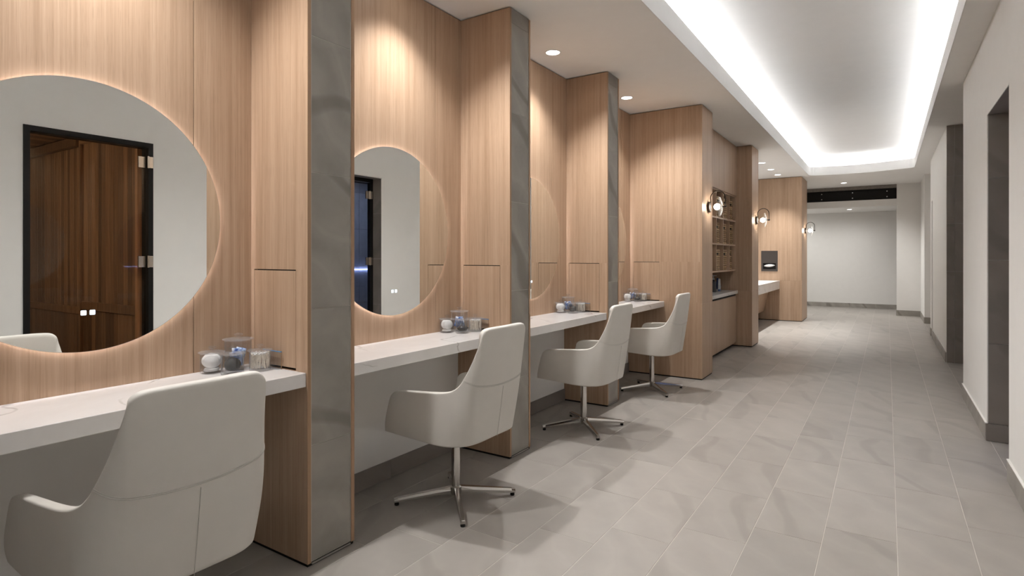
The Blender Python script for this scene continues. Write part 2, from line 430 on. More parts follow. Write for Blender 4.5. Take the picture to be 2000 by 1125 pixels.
wr2 = struct('wall_right_far', boxes([
    (0.645, 0.80, A2+0.012, 11.95, 0, ZC), (0.645, 0.80, 11.95, 12.25, 2.32, ZC), (0.645, 0.80, 12.25, 12.55, 0, ZC),
    (0.72, 0.80, 11.95, 12.25, 0, 2.32), (1.0, 1.1, 12.55, 14.6, 0, ZC), (0.80, 1.1, 12.50, 12.55, 0, ZC),
    (0.645, 1.1, 14.50, Y_END, 0, ZC)]), 'wall')
struct('wall_alcove', boxes([(1.9, 2.0, A1-0.1, A2+0.1, 0, ZC), (0.83, 1.9, A1-0.1, A1, 0, ZC)]), 'dstone')
wa = struct('wall_alcove_far', box(0.655, 2.0, A2+0.01, A2+0.1, 0, ZC), 'grout')
zj = [0, 0.573, 1.181, 1.797, 2.411, 3.020, ZC]
for z0, z1 in zip(zj, zj[1:]):
    for x0, x1 in ((0.648, 0.729), (0.731, 1.033), (1.035, 1.337), (1.339, 1.641), (1.643, 1.9)):
        obj('stone_tile', box(x0, x1, A2, A2+0.01, z0+0.001, z1-0.001), 'dstone', wa)
obj('corner_trim', box(0.644, 0.648, A2-0.001, A2+0.012, 0, ZC-0.002), 'steel', wa)
# end wall with beam opening
struct('wall_end', boxes([(0.190, 2.0, Y_END, Y_END+0.15, 0, ZC), (-2.6, -2.4, Y_END, Y_END+0.15, 0, ZC)]), 'wall')
struct('trim_1', box(-2.6, 0.19, Y_END+0.03, Y_END+0.28, 2.572, 2.728), 'wall')
struct('trim_2', box(-2.6, 0.19, Y_END+0.16, Y_END+0.28, 2.728, ZC), 'mortar')
struct('ceiling_far', box(-2.8, 2.6, Y_END+0.28, Y_FAR, 2.572, 2.62), 'ceil')
sb = thing('steel_beam', (-1.2, Y_END+0.05, 2.735), 'black bolted steel beam spanning the end of the corridor below the ceiling', 'beam')
obj('web', box(-2.6, 0.188, Y_END+0.075, Y_END+0.09, 2.745, 2.97), 'blackmetal', sb)
obj('bottom_flange', box(-2.6, 0.188, Y_END+0.03, Y_END+0.14, 2.733, 2.747), 'blackmetal', sb)
obj('top_flange', box(-2.6, 0.188, Y_END+0.03, Y_END+0.14, 2.968, 2.982), 'blackmetal', sb)
for bx_ in (-1.36, -0.70, 0.0):
    for bz in (2.79, 2.92):
        obj('bolt', lathe([(0, -0.014), (0.011, -0.014), (0.014, -0.004), (0.014, 0)], 6, (0, 0, 0)), 'steel', sb, local=True)
        o = COL.objects[-1]; o.rotation_euler = (PI/2, 0, 0)
        o.rotation_euler = (-PI/2, 0, 0); o.location = Vector((bx_, Y_END+0.075, bz)) - ORG[sb]
struct('trim_3', box(-2.6, 0.188, Y_END+0.02, Y_END+0.15, 2.984, ZC-0.001), 'mortar')

# baseboards: stone tiles
def bb(name, runs, mat='dstone', h=0.125):
    """runs: (axis, fixed coordinate, out direction, start, end)"""
    base = None
    for axis, f, sgn, a, b in runs:
        n = max(1, round((b-a)/0.602)); st = (b-a)/n
        for i in range(n):
            p, q = a+st*i+0.001, a+st*(i+1)-0.001
            lo, hi = sorted((f, f+sgn*0.011))
            bx_ = box(lo, hi, p, q, 0.003, h) if axis == 'Y' else box(p, q, lo, hi, 0.003, h)
            if base is None: base = struct(name, bx_, mat)
            else: obj('baseboard_tile', bx_, mat, base)
    return base
bb('baseboard_left', [('Y', XW, 1, a+0.001, b-0.001) for a, b in BAYS], h=0.112)
br_ = bb('baseboard_right', [('Y', XR, -1, Y_NEAR, D1[0]-0.004), ('Y', XR, -1, D1[1]+0.004, D2[0]-0.001), ('Y', XR, -1, D2[1]+0.002, A1)], 'stone', 0.128)
obj('baseboard_cap', boxes([(XR-0.0125, XR, a, b, 0.1283, 0.134) for a, b in ((Y_NEAR, D1[0]-0.004), (D1[1]+0.004, D2[0]), (D2[1], A1))]), 'wall', br_)
bb('baseboard_right_far', [('Y', 0.645, -1, A2+0.002, 11.94), ('Y', 0.645, -1, 12.26, 12.545), ('Y', 0.645, -1, 14.502, Y_END-0.012), ('X', 14.50, -1, 0.646, 0.99)], 'stone', 0.128)
bb('baseboard_end', [('X', Y_END, -1, 0.192, 0.634), ('Y', 0.190, -1, Y_END+0.002, Y_END+0.148)], 'stone', 0.128)
bb('baseboard_far', [('X', Y_FAR, -1, -2.57, 1.5)], 'stone', 0.115)

# ------------------------------------------------------------------ sauna behind the right wall
d1 = struct('door_1', boxes([(XR-0.012, 0.74, D1[0], D1[0]+0.042, 0, D1[2]), (XR-0.012, 0.74, D1[1]-0.042, D1[1], 0, D1[2]),
                             (XR-0.012, 0.74, D1[0]+0.042, D1[1]-0.042, D1[2]-0.045, D1[2])]), 'blackmetal')
obj('door_glass', box(0.655, 0.663, D1[0]+0.046, D1[1]-0.046, 0.012, D1[2]-0.05), 'sauna_glass', d1)
def hinge(parent, x, y, z, xf, mat='nickel'):
    h = obj('hinge', boxes([(x-0.012, x+0.012, y-0.075, y-0.012, z-0.052, z+0.052), (xf-0.007, xf-0.0005, y-0.002, y+0.033, z-0.052, z+0.052)], bev=0.002), mat, parent)
    obj('hinge_pin', lathe([(0, -0.055), (0.008, -0.055), (0.008, 0.055), (0, 0.055)], 12, (min(x, xf)-0.006, y-0.009, z)), mat, h, smooth=True, auto=40)
for z in (0.28, 1.325, 2.24): hinge(d1, 0.655, D1[1]-0.036, z, XR-0.012)
sw = struct('wall_sauna', boxes([(0.79, 4.6, 2.725, 2.78, 0, 2.8), (4.5, 4.6, 0.3, 2.725, 0, 2.8), (0.79, 4.6, 0.2, 0.3, 0, 2.8)]), 'black')
x = 0.80; i = 0
while x < 4.48:
    wd = random.choice((0.092, 0.092, 0.125, 0.075)); rec = 0.014 if x > 2.33 else 0.0
    if rec == 0 and x + wd > 2.33: wd = 2.332 - x if 2.332-x > 0.02 else 0.03
    zs = ((0.0, 0.80), (0.88, 2.80)) if rec == 0 else ((0.0, 0.74), (0.81, 2.80))
    for z0, z1 in zs:
        obj('cedar_board', box(x+0.0015, x+wd-0.0015, 2.702+rec, 2.724, z0+0.002, z1, bev=0.002), 'cedar', sw)
    x += wd
obj('rail', box(0.80, 2.30, 2.676, 2.715, 0.795, 0.885, bev=0.003), 'cedar', sw)
obj('rail', box(2.34, 4.48, 2.69, 2.724, 0.735, 0.815, bev=0.003), 'cedar', sw)
obj('post', box(2.30, 2.34, 2.668, 2.722, 0.0, 2.70, bev=0.003), 'cedar', sw)
obj('cornice', box(2.34, 4.48, 2.64, 2.70, 2.585, 2.675, bev=0.003), 'cedar', sw)
obj('cornice', box(0.80, 2.30, 2.66, 2.70, 2.60, 2.70, bev=0.003), 'cedar', sw)
obj('door_jamb', box(0.785, 0.83, 2.575, 2.70, 0, 2.45, bev=0.002), 'cedarlight', sw)
for k in range(20):
    obj('cedar_board', box(4.48, 4.498, 0.32+0.119*k+0.0015, 0.32+0.119*(k+1)-0.0015, 0, 2.7), 'cedar', sw)
cs = struct('ceiling_sauna', box(0.79, 4.6, 0.2, 2.78, 2.80, 2.85), 'black')
for k in range(26):
    obj('cedar_board', box(0.80+0.14*k+0.002, 0.80+0.14*(k+1)-0.002, 0.31, 2.66, 2.70, 2.715), 'cedar', cs)
struct('floor_sauna', box(0.79, 4.6, 0.2, 2.78, -0.05, 0.0), 'cedar')
bn = thing('sauna_bench', (3.6, 1.5, 0), 'long slatted cedar bench deep inside the sauna room', 'bench')
for k in range(5): obj('slat', box(3.55+0.18*k, 3.70+0.18*k, 0.4, 2.62, 0.44, 0.47, bev=0.004), 'cedar', bn)
obj('front_board', box(3.56, 3.59, 0.4, 2.62, 0.30, 0.435), 'cedar', bn)
for y in (0.45, 1.5, 2.5): obj('leg', box(3.6, 3.65, y, y+0.05, 0, 0.44), 'cedar', bn)
sl = thing('sauna_fill_light', (2.0, 0.33, 2.0), 'small warm glowing box added unseen to light the sauna room', 'lamp')  # unseen glowing box added to light the sauna interior
obj('base', box(1.9, 2.1, 0.30, 0.33, 1.85, 2.15, bev=0.004), 'cedar', sl)
obj('glow_box', box(1.93, 2.07, 0.33, 0.40, 1.88, 2.12, bev=0.01), 'saunafill', sl)

# ------------------------------------------------------------------ recessed steam-room door
d2 = struct('door_2', boxes([(0.785, 0.84, D2[0], D2[0]+0.05, 0, D2[2]), (0.785, 0.84, D2[1]-0.05, D2[1], 0, D2[2]),
                             (0.785, 0.84, D2[0]+0.05, D2[1]-0.05, D2[2]-0.05, D2[2])]), 'blackmetal')
obj('door_glass', box(0.79, 0.798, D2[0]+0.054, D2[1]-0.054, 0.012, D2[2]-0.055), 'steam_glass', d2)
for z in (0.28, 1.31, 2.205): hinge(d2, 0.792, D2[1]-0.05, z, 0.785)
obj('recess_head', box(XR+0.002, 0.785, D2[0], D2[1], D2[2], D2[2]+0.01), 'dstone', d2)
zz = [0.13, 0.725, 1.345, 1.955, D2[2]]
for yy0, yy1 in ((D2[1], D2[1]+0.01), (D2[0]-0.01, D2[0]+0.0)):
    for z0, z1 in zip(zz, zz[1:]):
        obj('stone_tile', box(XR+0.006, 0.785, yy0, yy1, z0+0.001, z1-0.001), 'dstone', d2)
    obj('baseboard_tile', box(XR-0.008, 0.785, yy0-(0.011 if yy0 > 5 else 0.0), yy1, 0.003, 0.128), 'dstone', d2)
obj('corner_trim', boxes([(XR-0.001, XR+0.006, D2[1]-0.0005, D2[1]+0.01, 0.13, D2[2]), (XR-0.001, XR+0.004, D2[0]-0.004, D2[0]+0.0005, 0.13, D2[2]), (XR-0.001, XR+0.004, D2[0], D2[1], D2[2]-0.0005, D2[2]+0.008)]), 'wall', d2)
st = struct('wall_steam', boxes([(0.86, 2.6, 6.95, 7.0, 0, 2.6), (2.3, 2.4, 4.0, 7.0, 0, 2.6), (0.86, 2.4, 3.9, 4.0, 0, 2.6), (0.86, 2.4, 3.9, 7.0, 2.6, 2.65)]), 'black')
for k in range(9):
    for z0 in (0, 0.61, 1.22, 1.83, 2.44):
        obj('stone_tile', box(2.285, 2.299, 4.01+0.326*k, 4.01+0.326*(k+1)-0.004, z0+0.002, min(2.598, z0+0.608)), 'steamtile', st)
obj('led_strip', box(2.262, 2.284, 4.2, 6.9, 1.152, 1.165), 'blueled', st)

M['steamfill'] = emit('steam_fill_glow', (0.72, 0.80, 1.0), 9.0)
obj('steam_fill_panel', box(1.3, 1.7, 6.2, 6.6, 2.585, 2.599, bev=0.004), 'steamfill', st)  # unseen glowing panel added to brighten the steam room
# ------------------------------------------------------------------ oak panels on the left wall (bays)
for k, (a, b) in enumerate(BAYS):
    for p, q in ((a+0.001, a+0.272), (a+0.275, b-0.275), (b-0.272, b-0.001)):
        obj('wood_panel', box(XW, XP, p, q, ZK+0.0005, ZC-0.009), 'wood', wl)
    obj('shadow_gap', box(XW, XP-0.012, a, b, ZC-0.009, ZC-0.0005), 'black', wl)

# ------------------------------------------------------------------ pillars
PL = ['oak and grey stone pillar behind the camera end of the first vanity',
      'nearest oak partition pillar with grey stone edge, beside the closest chair',
      'second oak partition pillar with grey stone edge, behind the second chair',
      'third oak partition pillar with grey stone edge, behind the third chair']
ZJ = [0.018, 0.532, 1.138, 1.745, 2.354, 2.962, ZC-0.004]
def side_panel_bm(x0, x1, y0, y1, door=None, split=None):
    zt = ZC-0.009
    if door is None:
        if split: return boxes([(x0, x1, y0, y1, 0.014, split-0.001), (x0, x1, y0, y1, split+0.001, zt)])
        return box(x0, x1, y0, y1, 0.014, zt)
    dx0, dx1, dz0, dz1 = door
    return boxes([(x0, x1, y0, y1, 0.014, dz0), (x0, x1, y0, y1, dz1, zt), (x0, dx0, y0, y1, dz0, dz1), (dx1, x1, y0, y1, dz0, dz1)])
DOOR = (-2.530, -2.215, ZK+0.001, 1.312)
def door_in(t, y0):
    d = obj('cabinet_door', box(DOOR[0]+0.0022, DOOR[1]-0.0022, y0, y0+0.016, ZK+0.012, DOOR[3]-0.0055, bev=0.0006), 'wood', t)
for k in range(4):
    y0 = PN[k]; y1 = y0+PW
    t = thing('partition_pillar', ((XW+XF)/2, (y0+y1)/2, 0), PL[k], 'pillar', 'oak and stone partition pillars')
    obj('core', box(XW, XF-0.02, y0+0.02, y1-0.02, 0.0, ZC-0.001), 'black', t)  # black colour puts the shade into the door and panel gaps
    obj('side_panel', side_panel_bm(XW, XF, y0, y0+0.019, DOOR), 'wood', t)
    obj('side_panel', side_panel_bm(XW, XF, y1-0.019, y1), 'wood', t)
    obj('edge_band', box(XF, XF+0.0012, y0, y0+0.019, 0.014, ZC-0.009), 'wood_edge', t)
    obj('edge_band', box(XF, XF+0.0012, y1-0.019, y1, 0.014, ZC-0.009), 'wood_edge', t)
    door_in(t, y0)
    for z0, z1 in zip(ZJ, ZJ[1:]):
        obj('stone_tile', box(XF-0.019, XF-0.002, y0+0.022, y1-0.022, z0+0.0012, z1-0.0012), 'stone', t)
    obj('grout_backing', box(XF-0.0195, XF-0.004, y0+0.0195, y1-0.0195, 0.016, ZC-0.006), 'grout', t)
    obj('trim_strip', boxes([(XF-0.012, XF-0.001, y0+0.0192, y0+0.0216, 0.016, ZC-0.006), (XF-0.012, XF-0.001, y1-0.0216, y1-0.0192, 0.016, ZC-0.006)]), 'steel', t)
    obj('kick_plate', box(XF-0.010, XF+0.002, y0+0.024, y1-0.024, 0.006, 0.0125), 'steel', t)
    obj('plinth', box(XW, XF-0.004, y0+0.004, y1-0.004, 0.0, 0.014), 'black', t)
def big_pillar(name, x1, y0, y1, label, door=False, split=None, x0=XW):
    t = thing(name, ((x0+x1)/2, (y0+y1)/2, 0), label, 'pillar')
    obj('core', box(x0, x1-0.02, y0+0.02, y1-0.02, 0.0, ZC-0.001), 'black', t)  # coloured black, so the panel gaps look deep in shade
    if door:
        obj('side_panel', side_panel_bm(x0, x1-0.0195, y0, y0+0.019, (DOOR[0]+0.015, DOOR[1]+0.015, DOOR[2], DOOR[3])), 'wood', t)
        d = obj('cabinet_door', box(DOOR[0]+0.017, DOOR[1]+0.013, y0, y0+0.016, ZK+0.012, DOOR[3]-0.0055, bev=0.0006), 'wood', t)
    else:
        for z0, z1 in (((0.014, split-0.001), (split+0.001, ZC-0.009)) if split else ((0.014, ZC-0.009),)):
            obj('side_panel', box(x0, x1-0.0195, y0, y0+0.019, z0, z1), 'wood', t)
    obj('side_panel', box(x0, x1-0.0195, y1-0.019, y1, 0.014, ZC-0.009), 'wood', t)
    zs = ((0.014, split-0.001), (split+0.001, ZC-0.009)) if split else ((0.014, ZC-0.009),)
    for z0, z1 in zs:
        obj('front_panel', box(x1-0.019, x1, y0, y1-0.012, z0, z1, bev=0.0006), 'wood', t)
        obj('edge_band', box(x1-0.019, x1, y1-0.0115, y1, z0, z1), 'wood_edge', t)
    obj('plinth', box(x0, x1-0.006, y0+0.006, y1-0.006, 0.0, 0.014), 'black', t)
    return t
big_pillar('deep_pillar', -1.715, PN[4], PN[4]+0.45, 'wide oak-clad pillar just behind the farthest chair, carrying the nearest wall lamp', True, 0.85)
big_pillar('oak_pillar', -1.712, 9.27, 9.78, 'narrow oak-clad pillar between the basket shelves and the sink vanity', False, 0.85)
big_pillar('end_pillar', -1.50, 13.46, 14.38, 'oak-clad end pillar holding the paper towel dispenser', False, 0.86)

# ------------------------------------------------------------------ vanity counters, mirrors
BL = ['in the bay nearest the camera', 'in the second bay from the camera', 'in the third bay from the camera', 'in the farthest bay, against the wide pillar']
for k, (a, b) in enumerate(BAYS):
    o = obj('vanity_counter', box(XW+0.0005, -2.143, a+0.0005, b-0.0005, ZB, ZK, bev=0.002), 'quartz')
    tag(o, 'white veined quartz counter ' + BL[k], 'counter', 'white quartz counters')
MC, MR, MX = 1.526, 0.515, -2.5405
def icon(parent, y, z, kind):
    x = MX+0.0006; s = 0.0092
    bm = bmesh.new(); pts = []
    for cx, cy, a0 in ((1,1,0),(-1,1,PI/2),(-1,-1,PI),(1,-1,1.5*PI)):
        for i in range(5):
            a = a0+PI/2*i/4; pts.append((y+cx*(s-0.003)+0.003*math.cos(a), z+cy*(s-0.003)+0.003*math.sin(a)))
    v0 = [bm.verts.new((x, p, q)) for p, q in pts]; v1 = [bm.verts.new((MX+0.0001, p, q)) for p, q in pts]
    bm.faces.new(v0); bm.faces.new(v1[::-1])
    for i in range(len(pts)): bm.faces.new((v0[i], v0[(i+1) % len(pts)], v1[(i+1) % len(pts)], v1[i]))
    ic = obj('touch_icon', bm, 'icon', parent)
    x += 0.0006; bm = bmesh.new()
    if kind == 0:
        lathe([(0.0023, 0), (0.0036, 0.0), (0.0036, 0.0003), (0.0023, 0.0003), (0.0023, 0)], 14, (x, y, z), 'X', bm)
        for sy in (-1, 1):
            for sz in (-1, 1):
                tube([(x, y+sy*0.0072, z+sz*0.0045), (x, y+sy*0.0072, z+sz*0.0072), (x, y+sy*0.0045, z+sz*0.0072)], 0.0007, 4, bm)
    else:
        for j in (-1, 0, 1):
            tube([(x, y+j*0.0042+0.0012*math.sin(q*1.6), z-0.0055+0.011*q/7) for q in range(8)], 0.0007, 4, bm)
        tube([(x, y-0.0075, z-0.007), (x, y+0.0075, z-0.007)], 0.0007, 4, bm)
    obj('symbol', bm, 'icon_ink', ic)
for k, (a, b) in enumerate(BAYS):
    yc = (a+b)/2 - 0.001
    t = thing('round_mirror', (XP, yc, MC), 'round backlit wall mirror ' + BL[k], 'mirror', 'round backlit mirrors')
    obj('mirror_glass', lathe([(0, MX), (MR, MX), (MR, MX-0.0045), (0, MX-0.0045)], 128, (0, yc, MC), 'X'), 'mirror', t, smooth=True, auto=20)
    obj('edge_rim', lathe([(MR+0.0004, MX-0.0008), (MR+0.0014, MX-0.0008), (MR+0.0014, MX-0.005), (MR+0.0004, MX-0.005), (MR+0.0004, MX-0.0008)], 128, (0, yc, MC), 'X'), 'mirror_edge', t)
    obj('back_box', lathe([(0, MX-0.005), (MR-0.040, MX-0.005), (MR-0.040, XP), (0, XP)], 96, (0, yc, MC), 'X'), 'steel', t)
    obj('halo_strip', lathe([(MR-0.039, MX-0.0055), (MR-0.032, MX-0.0055), (MR-0.032, XP+0.001), (MR-0.039, XP+0.001), (MR-0.039, MX-0.0055)], 96, (0, yc, MC), 'X'), 'halo', t)
    icon(t, yc-0.0145, 1.158, 0); icon(t, yc+0.0145, 1.158, 1)

# ------------------------------------------------------------------ swivel chairs
def cr(pts, s):
    """piecewise Catmull-Rom through (s, vec) list"""
    for i in range(len(pts)-1):
        if s <= pts[i+1][0] or i == len(pts)-2: break
    s0, p0 = pts[i]; s1, p1 = pts[i+1]; t = 0 if s1 == s0 else (s-s0)/(s1-s0)
    def tang(j):
        a = max(0, j-1); b = min(len(pts)-1, j+1)
        return (pts[b][1]-pts[a][1])/(pts[b][0]-pts[a][0])
    m0, m1 = tang(i)*(s1-s0), tang(i+1)*(s1-s0); t2, t3 = t*t, t*t*t
    return p0*(2*t3-3*t2+1) + m0*(t3-2*t2+t) + p1*(-2*t3+3*t2) + m1*(t3-t2)
TOP = [(s, Vector(p)) for s, p in [
    (0.00, (0.356, 0, 1.006)), (0.10, (0.354, .08, 1.006)), (0.19, (0.348, .158, 1.004)), (0.225, (0.344, .186, .998)), (0.25, (0.338, .203, .982)), (0.275, (0.331, .209, .957)),
    (0.31, (0.318, .215, .92)), (0.38, (0.284, .230, .83)), (0.44, (0.246, .250, .748)), (0.47, (0.222, .262, .712)), (0.51, (0.185, .274, .688)), (0.56, (0.140, .283, .677)),
    (0.64, (0.07, .291, .671)), (0.76, (-0.04, .296, .665)), (0.87, (-0.135, .298, .658)), (0.915, (-0.175, .298, .650)), (0.945, (-0.203, .298, .632)), (0.97, (-0.220, .297, .600)), (1.0, (-0.233, .296, .550))]]
BOT = [(s, Vector(p)) for s, p in [
    (0.0, (0.283, 0, .408)), (0.1, (0.281, .07, .406)), (0.2, (0.273, .14, .402)), (0.28, (0.255, .19, .398)), (0.36, (0.222, .232, .395)), (0.44, (0.172, .262, .394)), (0.52, (0.115, .277, .395)),
    (0.64, (0.03, .285, .399)), (0.8, (-0.11, .288, .407)), (0.92, (-0.21, .288, .412)), (1.0, (-0.268, .287, .416))]]
def shell_pt(s, h):
    sg = -1 if s < 0 else 1; s = abs(s)
    t = cr(TOP, s); b = cr(BOT, s)
    p = b.lerp(t, h)
    bul = math.sin(PI*min(1, h))
    k = math.exp(-((s-0.42)/0.13)**2)
    n = Vector((0.75, 0.66, 0))
    p += n*0.016*k*bul
    p.x += 0.006*bul*math.exp(-(s/0.25)**2)
    if s > 0.6: p.y += 0.010*bul*min(1, (s-0.6)/0.2)
    return Vector((p.x, p.y*sg, p.z))
def build_chair():
    t = thing('swivel_chair', (0, 0, 0), 'x', 'chair')
    S = sorted(set([i/40 for i in range(41)] + [0.225, 0.25, 0.2625, 0.275, 0.29, 0.455, 0.485, 0.93, 0.96, 0.985]))
    S = [-s for s in S[:0:-1]] + S
    H = [0, 0.03, 0.08, 0.16, 0.26, 0.38, 0.5, 0.62, 0.74, 0.84, 0.92, 0.97, 1.0]
    bm = bmesh.new(); g = [[bm.verts.new(shell_pt(s, h)) for s in S] for h in H]
    for A, B in zip(g, g[1:]):
        for i in range(len(S)-1): bm.faces.new((A[i], A[i+1], B[i+1], B[i]))
    bmesh.ops.recalc_face_normals(bm, faces=bm.faces)
    f = min(bm.faces, key=lambda f: (f.calc_center_median()-Vector((0.33, 0, 0.7))).length)
    if f.normal.x < 0: bmesh.ops.reverse_faces(bm, faces=bm.faces)
    me = bpy.data.meshes.new('shell'); bm.to_mesh(me); bm.free()
    me.polygons.foreach_set('use_smooth', [True]*len(me.polygons)); me.materials.append(M['leather'])
    sh = bpy.data.objects.new('shell', me); COL.objects.link(sh); sh.parent = t; ORG[sh] = Vector((0, 0, 0))
    md = sh.modifiers.new('thick', 'SOLIDIFY'); md.thickness = 0.034; md.offset = -1; md.use_even_offset = False
    md = sh.modifiers.new('soft', 'SUBSURF'); md.levels = 1; md.render_levels = 1
    # underside pan
    bm = bmesh.new(); rows = []
    for k, dz in ((0.95, 0.010), (0.93, 0.001), (0.90, -0.003), (0.8, -0.006), (0.5, -0.008), (0.02, -0.009)):
        row = []
        for s in S:
            p = shell_pt(s, 0); x = p.x - (1-k)*max(p.x, 0)
            if abs(s) > 0.5: x += (1-k)*0.0
            row.append(bm.verts.new((x, p.y*k, p.z+dz*(1.0 if p.x > -0.2 else max(0, (p.x+0.29)/0.09)))))
        rows.append(row)
    for A, B in zip(rows, rows[1:]):
        for i in range(len(S)-1): bm.faces.new((A[i], B[i], B[i+1], A[i+1]))
    obj('seat_pan', bm, 'leather', t, smooth=True)
    # seat cushion
    bm = bmesh.new(); n = 40; prev = None
    ring_spec = [(0.90, 0.412), (0.97, 0.425), (1.0, 0.445), (1.0, 0.470), (0.975, 0.490), (0.92, 0.500), (0.75, 0.504), (0.4, 0.500), (0.0, 0.497)]
    rings = []
    for k, z in ring_spec:
        ring = []
        for i in range(n if k > 0 else 1):
            a = 2*PI*i/n; e = 0.42
            cx = math.copysign(abs(math.cos(a))**e, math.cos(a)); cy = math.copysign(abs(math.sin(a))**e, math.sin(a))
            ring.append(bm.verts.new((-0.035+0.225*cx*k, 0.252*cy*k, z)))
        rings.append(ring)
    for A, B in zip(rings, rings[1:]):
        for i in range(n):
            j = (i+1) % n
            if len(B) == 1: bm.faces.new((A[i], A[j], B[0]))
            else: bm.faces.new((A[i], A[j], B[j], B[i]))
    obj('seat_cushion', bm, 'leather', t, smooth=True)
    # seams following the outer shell
    def at_z(s, z):
        lo, hi = 0.0, 1.0
        for _ in range(30):
            m = (lo+hi)/2
            if shell_pt(s, m).z < z: lo = m
            else: hi = m
        return shell_pt(s, lo)
    for dz in (0.0, 0.006):
        pts = []
        for i in range(-20, 21):
            s = 0.435*i/20; p = at_z(s, 0.694+dz+0.046*(s/0.435)**2)
            pts.append(p + Vector((0.0008, 0, 0)))
        obj('back_seam', tube(pts, 0.0012, 6), 'seam', t, smooth=True)
    pts = [shell_pt(0, h)+Vector((0.0006, 0, 0)) for h in [i/20*0.46 for i in range(21)]]
    obj('vertical_seam', tube(pts, 0.0013, 6), 'seam', t, smooth=True)
    # pedestal
    obj('column', lathe([(0, 0.05), (0.0245, 0.05), (0.0245, 0.395), (0.05, 0.402), (0.09, 0.404), (0, 0.404)], 28), 'chrome', t, smooth=True, auto=35)
    obj('hub', lathe([(0, 0.035), (0.026, 0.035), (0.034, 0.05), (0.034, 0.078), (0.026, 0.085), (0, 0.085)], 28), 'chrome', t, smooth=True, auto=35)
    leg = None
    for q in range(4):
        if leg is None:
            bm = bmesh.new(); secs = []
            for x, z0, z1, wb, wt in ((0.012, 0.040, 0.082, 0.017, 0.013), (0.10, 0.038, 0.071, 0.016, 0.012), (0.32, 0.018, 0.042, 0.014, 0.010), (0.342, 0.017, 0.036, 0.013, 0.009)):
                secs.append([bm.verts.new(p) for p in ((x, -wb, z0), (x, wb, z0), (x, wb, (z0+z1)/2), (x, wt, z1), (x, -wt, z1), (x, -wb, (z0+z1)/2))])
            for A, B in zip(secs, secs[1:]):
                for i in range(6): bm.faces.new((A[i], A[(i+1) % 6], B[(i+1) % 6], B[i]))
            bm.faces.new(secs[0]); bm.faces.new(secs[-1])
            bmesh.ops.bevel(bm, geom=bm.edges[:], offset=0.0012, segments=1, affect='EDGES')
            leg = mesh_of(bm, 'leg'); leg.materials.append(M['chrome'])
            gl = mesh_of(lathe([(0, 0.0), (0.012, 0.0), (0.013, 0.004), (0.012, 0.019), (0, 0.019)], 14, (0.326, 0, 0)), 'glide'); gl.materials.append(M['blackmetal'])
        lo = bpy.data.objects.new('leg', leg); COL.objects.link(lo); lo.parent = t; lo.rotation_euler = (0, 0, PI/4+PI/2*q)
        go = bpy.data.objects.new('glide', gl); COL.objects.link(go); go.parent = lo
    return t
CL = ['cream leather swivel chair nearest the camera, cut by the lower frame edge',
      'cream leather swivel chair on chrome four-star base, second from the camera',
      'cream leather swivel chair third from the camera, in front of the third vanity bay',
      'farthest cream leather swivel chair, in front of the wide oak pillar']
CH = [(-2.033, 0.925, 0.0), (-2.035, 2.535, 0.0), (-2.039, 4.172, 0.0), (-2.03, 5.745, 0.0)]
ch0 = build_chair(); reg(ch0)
for k, (x, y, rz) in enumerate(CH):
    t = ch0 if k == 0 else copy_tree(ch0)
    t.location = (x, y, 0); t.rotation_euler = (0, 0, rz); t['label'] = CL[k]; t['category'] = 'chair'; t['group'] = 'cream swivel chairs at the vanities'

# ------------------------------------------------------------------ jars and their contents
def jar_meshes(r, h):
    body = lathe([(0, 0), (r*0.92, 0), (r, 0.004), (r, h), (r-0.0025, h), (r-0.0025, 0.013), (r*0.85, 0.010), (0, 0.010)], 36)
    lid = lathe([(0, h+0.0005), (r*0.93, h+0.0005), (r*1.17, h+0.004), (r*1.17, h+0.007), (r*0.9, h+0.009), (r*0.3, h+0.011), (r*0.16, h+0.013), (r*0.13, h+0.020), (r*0.32, h+0.024), (r*0.34, h+0.029), (r*0.25, h+0.031), (0, h+0.031)], 36)
    return body, lid
def jar(x, y, r, h, label, group):
    t = thing('glass_jar', (x, y, ZK), label, 'jar', group)
    b, l = jar_meshes(r, h)
    obj('body', b, 'glass', t, smooth=True, local=True, auto=40); lo = obj('lid', l, 'glass', t, smooth=True, local=True, auto=40)
    return t
padme = mesh_of(lathe([(0, -0.003), (0.0285, -0.003), (0.0312, 0), (0.0285, 0.003), (0, 0.003)], 20), 'cotton_pad', True); padme.materials.append(M['cotton'])
def crumple(bm, amt, seed):
    rnd = random.Random(seed)
    for v in bm.verts:
        v.co += Vector((rnd.uniform(-amt, amt), rnd.uniform(-amt, amt), rnd.uniform(-amt, amt)))
ORD = ['first', 'second', 'third', 'fourth']
